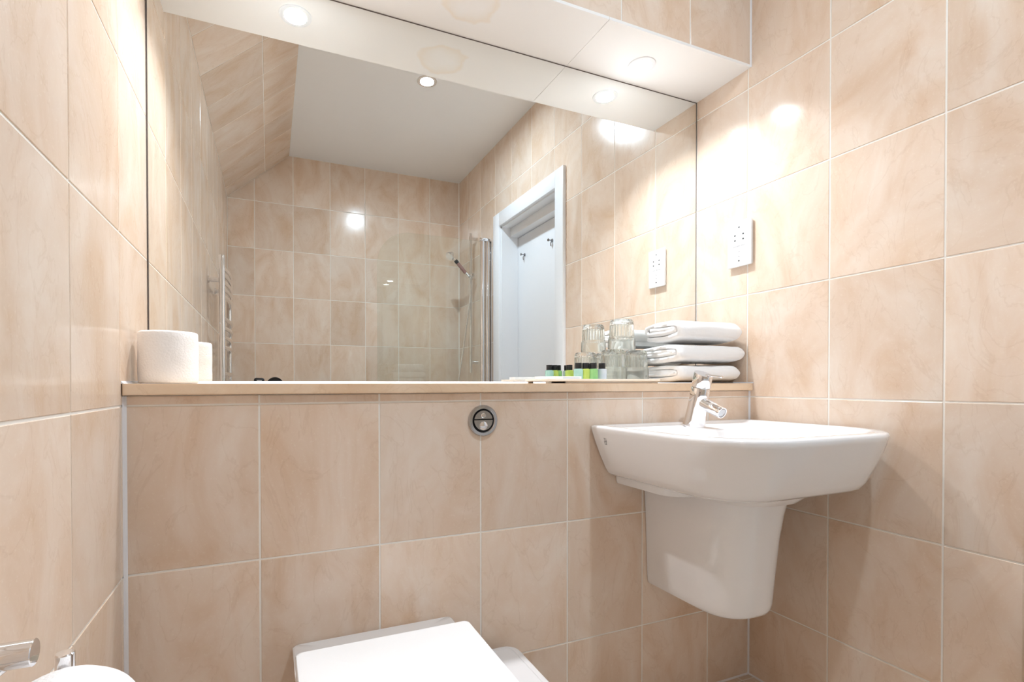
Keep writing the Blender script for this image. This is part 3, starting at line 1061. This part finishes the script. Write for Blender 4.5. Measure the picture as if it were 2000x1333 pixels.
towel(ZL + 0.002, 0.0640, -0.268, -0.022, 0.004, 0.190, 1, 'folded white towel at the bottom of the stack on the ledge')
towel(ZL + 0.0625, 0.0660, -0.276, -0.008, 0.000, 0.196, 2, 'folded white towel in the middle of the stack on the ledge')
towel(ZL + 0.1250, 0.0800, -0.272, -0.018, -0.002, 0.192, 3, 'thick folded white towel on top of the stack on the ledge')

# ------------------------------------------------------------------ tray with glasses, bottles and soap boxes
TRX0, TRX1, TRY0, TRY1 = -0.705, -0.286, 0.066, 0.196
g = Group('serving_tray', ((TRX0 + TRX1) / 2, 0.13, ZL), 'low white tray on the ledge carrying glasses and toiletry bottles', 'tray')
TZ = ZL + 0.0095
g(loft('plate', [outline(TRX0 + 0.004, TRX1 - 0.004, TRY0 + 0.004, TRY1 - 0.004, 0.02, 0.02, TZ - 0.004), outline(TRX0, TRX1, TRY0, TRY1, 0.022, 0.022, TZ - 0.002), outline(TRX0 - 0.001, TRX1 + 0.001, TRY0 - 0.001, TRY1 + 0.001, 0.022, 0.022, TZ + 0.0030), outline(TRX0 + 0.002, TRX1 - 0.002, TRY0 + 0.002, TRY1 - 0.002, 0.02, 0.02, TZ + 0.0032), outline(TRX0 + 0.006, TRX1 - 0.006, TRY0 + 0.006, TRY1 - 0.006, 0.018, 0.018, TZ)], 'tray'))
for (a, b_) in ((TRX0 + 0.075, TRX1 - 0.012), (TRX0 + 0.012, TRX0 + 0.028)):
    for yy in (TRY0 + 0.010, TRY1 - 0.016):
        g(box('foot_rail', (a, yy, ZL + 0.0002), (b_, yy + 0.006, TZ - 0.003), 'tray', bevel=0.001))
g.done()
TT = TZ + 0.0004

def tumbler(cx, cy, z, label):
    """upside-down fluted tumbler: base on top"""
    H_ = 0.094; rr, rb = 0.0415, 0.0335
    w_ = 0.0019
    out = []
    prof_out = [(rr, 0.0), (rr + 0.0004, 0.001), (rr - 0.0008, 0.034), (rr - 0.0012, 0.036), (rr - 0.0034, 0.041), (rb + 0.0028, 0.080), (rb + 0.0012, 0.089), (rb - 0.0015, 0.0932), (rb - 0.005, H_)]
    prof_in = [(rb - 0.004, 0.0785), (rb + 0.0005, 0.077), (rr - 0.006, 0.041), (rr - 0.0032, 0.034), (rr - w_, 0.001), (rr - w_ + 0.0006, 0.0)]
    prof = prof_out + [(0.012, H_ - 0.0015), (0, H_ - 0.002)]
    bm = bmesh.new()
    seg = 48
    nout = len(prof_out)
    fl = lambda i: 0.045 if 4 <= i <= 6 else 0
    bm_lathe(bm, prof, (cx, cy, z), (0, 0, 1), seg, fl)
    bm_lathe(bm, [(0, 0.0775)] + prof_in, (cx, cy, z), (0, 0, 1), seg)
    bmesh.ops.remove_doubles(bm, verts=bm.verts, dist=1e-6)
    # join the two rims
    edges = [e for e in bm.edges if e.is_boundary]
    bmesh.ops.bridge_loops(bm, edges=edges)
    o = bm_obj('tumbler', bm, 'glass', smooth=True, auto=28)
    return tag(o, label, 'glass', 'tumblers on the tray')


tumbler(-0.4175, 0.140, TT, 'upside-down fluted tumbler on the tray, nearer the bottles')
tumbler(-0.3325, 0.140, TT, 'upside-down fluted tumbler on the tray, nearer the towels')
tumbler(-0.3855, 0.140, TT + 0.0945, 'upside-down fluted tumbler standing on top of the two others')

def bottle(cx, cy, lo, hi, label, h=0.034, r=0.0140):
    g = Group('toiletry_bottle', (cx, cy, TT), label, 'bottle', 'toiletry bottles on the tray')
    m_ = liquid('liquid', lo, hi)
    g(lathe('body', [(0, 0), (r - 0.002, 0), (r, 0.002), (r, h - 0.004), (r - 0.001, h - 0.0015), (r - 0.004, h), (0, h)], m_, None, (cx, cy, TT), (0, 0, 1), 28))
    g(lathe('cap', [(0.0070, h), (0.0098, h + 0.0004), (0.0100, h + 0.001), (0.0100, h + 0.0165), (0.0094, h + 0.0175), (0, h + 0.0175)], 'black_plastic', None, (cx, cy, TT), (0, 0, 1), 24))
    g.done()


LIME = ((0.50, 0.66, 0.10), (0.75, 0.85, 0.24)); GRN = ((0.20, 0.55, 0.25), (0.50, 0.78, 0.28))
TEAL = ((0.35, 0.66, 0.55), (0.66, 0.85, 0.78)); GREY = ((0.62, 0.68, 0.76), (0.80, 0.84, 0.87))
bottle(-0.552, 0.130, *TEAL, 'pale teal toiletry bottle with black cap, leftmost in the row')
bottle(-0.530, 0.125, *LIME, 'yellow-green toiletry bottle with black cap between the teal and green ones')
bottle(-0.510, 0.115, *GRN, 'bright green toiletry bottle with black cap nearest the camera')
bottle(-0.493, 0.158, *LIME, 'yellow-green toiletry bottle with black cap behind the bright green one')
bottle(-0.476, 0.118, *GREY, 'pale grey toiletry bottle with black cap next to the tumblers')

def soap(x0, x1, y0, y1, z, label):
    g = Group('soap_box', ((x0 + x1) / 2, (y0 + y1) / 2, z), label, 'box', 'soap boxes on the tray')
    ct = g(box('carton', (x0, y0, z), (x1, y1, z + 0.0105), 'tray', bevel=0.0008))
    g(box('printed_band', (x0 + 0.028, y0 - 0.0003, z + 0.004), (x1 - 0.006, y0 + 0.0002, z + 0.007), plain('pale_print', (0.62, 0.64, 0.70), 0.6)), under=ct)
    g.done()
soap(-0.668, -0.578, 0.076, 0.104, TT, 'flat white soap box on the tray in front of the bottles')
soap(-0.690, -0.612, 0.112, 0.150, TT, 'flat white soap box on the tray end, behind the other box')

# ------------------------------------------------------------------ towel radiator on the left wall
RX = -LW + 0.060
g = Group('towel_radiator', (-LW, -1.17, 0.5), 'chrome ladder towel radiator on the left wall, seen in the mirror', 'radiator')
RY0, RY1 = -0.968, -1.400
for py in (RY0, RY1):
    g(rod('upright', (RX, py, 0.56), (RX, py, 1.508), 0.0125, 'chrome', None, 24, bev=0.002))
for z in (1.452, 1.420, 1.388, 1.356, 1.324, 1.222, 1.180, 1.137, 1.092, 0.97, 0.93, 0.89, 0.85, 0.74, 0.70, 0.66, 0.62):
    g(tube('rung', [(RX + 0.004, RY0, z), (RX + 0.016, RY0 - 0.11, z), (RX + 0.021, (RY0 + RY1) / 2, z), (RX + 0.016, RY1 + 0.11, z), (RX + 0.004, RY1, z)], 0.0095, 'chrome', seg=12, res=5))
for py, z in ((RY0 - 0.03, 1.400), (RY1 + 0.09, 1.400), (RY0 - 0.03, 0.64), (RY1 + 0.09, 0.64)):
    g(rod('wall_bracket', (-LW, py, z), (RX + 0.010, py, z), 0.0105, 'chrome', None, 18))
    g(lathe('bracket_flange', [(0, 0), (0.016, 0), (0.016, 0.006), (0, 0.006)], 'chrome', None, (-LW, py, z), (1, 0, 0), 20))
g.done()

# ------------------------------------------------------------------ bath, screen, shower
BYF = -1.505
g = Group('bath', (-LW / 2, (YF + BYF) / 2, 0), 'white bath along the far wall below the glass screen', 'bath')
g(box('bath_panel', (-LW + 0.002, BYF, 0.001), (-0.002, BYF - 0.018, 0.515), 'plastic', bevel=0.002))
def bt(i, z, r):
    return outline(-LW + 0.001 + i, -0.001 - i, YF + 0.001 + i, BYF + 0.012 - i, r, r, z)
g(loft('tub', [bt(0.0, 0.515, 0.004), bt(0.0, 0.545, 0.004), bt(0.004, 0.550, 0.006), bt(0.055, 0.550, 0.09), bt(0.064, 0.543, 0.09), bt(0.080, 0.46, 0.10), bt(0.11, 0.24, 0.11), bt(0.16, 0.19, 0.11), bt(0.25, 0.185, 0.05)], 'ceramic', cap0=False))
g.done()

SY = -1.540
g = Group('bath_screen', (-0.03, SY, 0.5505), 'clear glass bath screen with one rounded top corner, seen in the mirror', 'shower screen')
SX0, SX1, SZ0, SZ1, SR = -0.784, -0.085, 0.556, 1.885, 0.215
P = [(SX1, SZ0), (SX1, SZ1)]
for i in range(17):
    t = math.pi / 2 + math.pi / 2 * i / 16
    P.append((SX0 + SR + SR * math.cos(t), SZ1 - SR + SR * math.sin(t)))
P.append((SX0, SZ0))
g(prism('glass_pane', P, 'y', SY - 0.003, SY + 0.003, 'pane'))
for x in (-0.034, -0.073):
    g(rod('hinge_tube', (x, SY, 0.556), (x, SY, 1.885), 0.0165, 'chrome', None, 28))
g(box('wall_profile', (-0.0005, SY - 0.014, 0.552), (-0.016, SY + 0.014, 1.900), 'chrome', bevel=0.002))
g(box('top_cap', (-0.012, SY - 0.018, 1.885), (-0.092, SY + 0.018, 1.905), 'chrome', bevel=0.003))
g(box('bottom_cap', (-0.012, SY - 0.018, 0.5512), (-0.092, SY + 0.018, 0.560), 'chrome', bevel=0.002))
g.done()

RY = -1.797
g = Group('shower_set', (0, RY, 1.01), 'chrome shower riser rail with handset and hose behind the glass screen', 'shower')
g(rod('riser_rail', (-0.052, RY, 1.005), (-0.052, RY, 2.012), 0.0105, 'chrome', None, 20, bev=0.001))
for z in (1.975, 1.080):
    g(rod('wall_bracket', (-0.0002, RY, z), (-0.056, RY, z), 0.012, 'chrome', None, 20))
    g(rod('rail_clamp', (-0.052, RY, z - 0.014), (-0.052, RY, z + 0.014), 0.0135, 'chrome', None, 20))
zs = 1.705
g(rod('slider', (-0.052, RY, zs - 0.022), (-0.052, RY, zs + 0.020), 0.0175, 'chrome', None, 24, bev=0.003))
g(rod('slider_knob', (-0.052, RY, zs), (-0.052, RY + 0.045, zs), 0.013, 'chrome', None, 20, bev=0.002))
h0 = Vector((-0.070, RY + 0.004, zs - 0.008)); h1 = Vector((-0.190, RY - 0.02, zs + 0.135))
hd = (h1 - h0)
g(rod('handset_neck', h0, h0 + hd * 0.25, 0.010, 'chrome', None, 20))
g(rod('handset_grip', h0 + hd * 0.18, h0 + hd * 0.66, 0.0125, 'handset_grip', None, 20, bev=0.003))
g(rod('handset_collar', h0 + hd * 0.66, h0 + hd * 0.80, 0.0135, 'black_plastic', None, 20, bev=0.002))
g(rod('handset_shank', h0 + hd * 0.78, h0 + hd * 1.0, 0.011, 'chrome', None, 20))
fdir = Vector((-0.72, 0.15, -0.68)).normalized()
g(lathe('shower_head', [(0, -0.022), (0.016, -0.020), (0.024, -0.008), (0.033, 0.010), (0.034, 0.018), (0.030, 0.022), (0, 0.022)], 'chrome', None, h1 + Vector((-0.008, 0, 0.006)), fdir, 28))
g(tube('hose', [(-0.066, RY + 0.004, zs - 0.012), (-0.060, RY + 0.012, 1.62), (-0.075, RY + 0.012, 1.45), (-0.115, RY + 0.010, 1.18), (-0.150, RY + 0.006, 0.95), (-0.165, RY, 0.80), (-0.13, RY - 0.01, 0.68), (-0.05, RY - 0.01, 0.66), (-0.001, RY - 0.01, 0.68)], 0.0062, 'chrome', seg=10, res=8))
g.done()

# ------------------------------------------------------------------ the photographer's camera, seen at the foot of the mirror
cx_, cy_, cz_ = CAM.x + 0.026, CAM.y, CAM.z - 0.004
g = Group('tripod_camera', (cx_, cy_ - 0.12, 0), 'black camera with a round lens just showing above the ledge in the mirror', 'camera')
g(lathe('lens', [(0, 0), (0.033, 0), (0.035, 0.003), (0.0405, 0.003), (0.041, 0), (0.041, -0.03), (0.038, -0.034), (0.037, -0.075), (0, -0.075)], 'black_plastic', None, (cx_, cy_ - 0.022, cz_), (0, 1, 0), 40))
bd = g(box('body', (cx_ - 0.098, cy_ - 0.150, cz_ - 0.060), (cx_ + 0.045, cy_ - 0.095, cz_ + 0.018), 'black_plastic', bevel=0.010, seg=3))
g(box('viewfinder_hump', (cx_ - 0.100, cy_ - 0.140, cz_ + 0.012), (cx_ - 0.050, cy_ - 0.092, cz_ + 0.038), 'black_plastic', bevel=0.011, seg=3))
g(box('name_plate', (cx_ - 0.085, cy_ - 0.0925, cz_ + 0.0215), (cx_ - 0.062, cy_ - 0.0912, cz_ + 0.026), 'plastic'))
hb = Vector((cx_ - 0.02, cy_ - 0.125, cz_ - 0.060))
g(rod('tripod_head', hb, hb - Vector((0, 0, 0.07)), 0.022, 'black_plastic', None, 20, bev=0.003))
g(rod('centre_column', hb - Vector((0, 0, 0.06)), hb - Vector((0, 0, 0.38)), 0.013, 'black_plastic', None, 16))
top = hb - Vector((0, 0, 0.085))
for a in (30, 150, 270):
    d = Vector((math.cos(math.radians(a)) * 0.20, math.sin(math.radians(a)) * 0.20, 0))
    g(rod('leg', top + d * 0.06, Vector((top.x + d.x, top.y + d.y, 0.001)), 0.012, 'black_plastic', None, 14, r2_=0.009))
g.done()
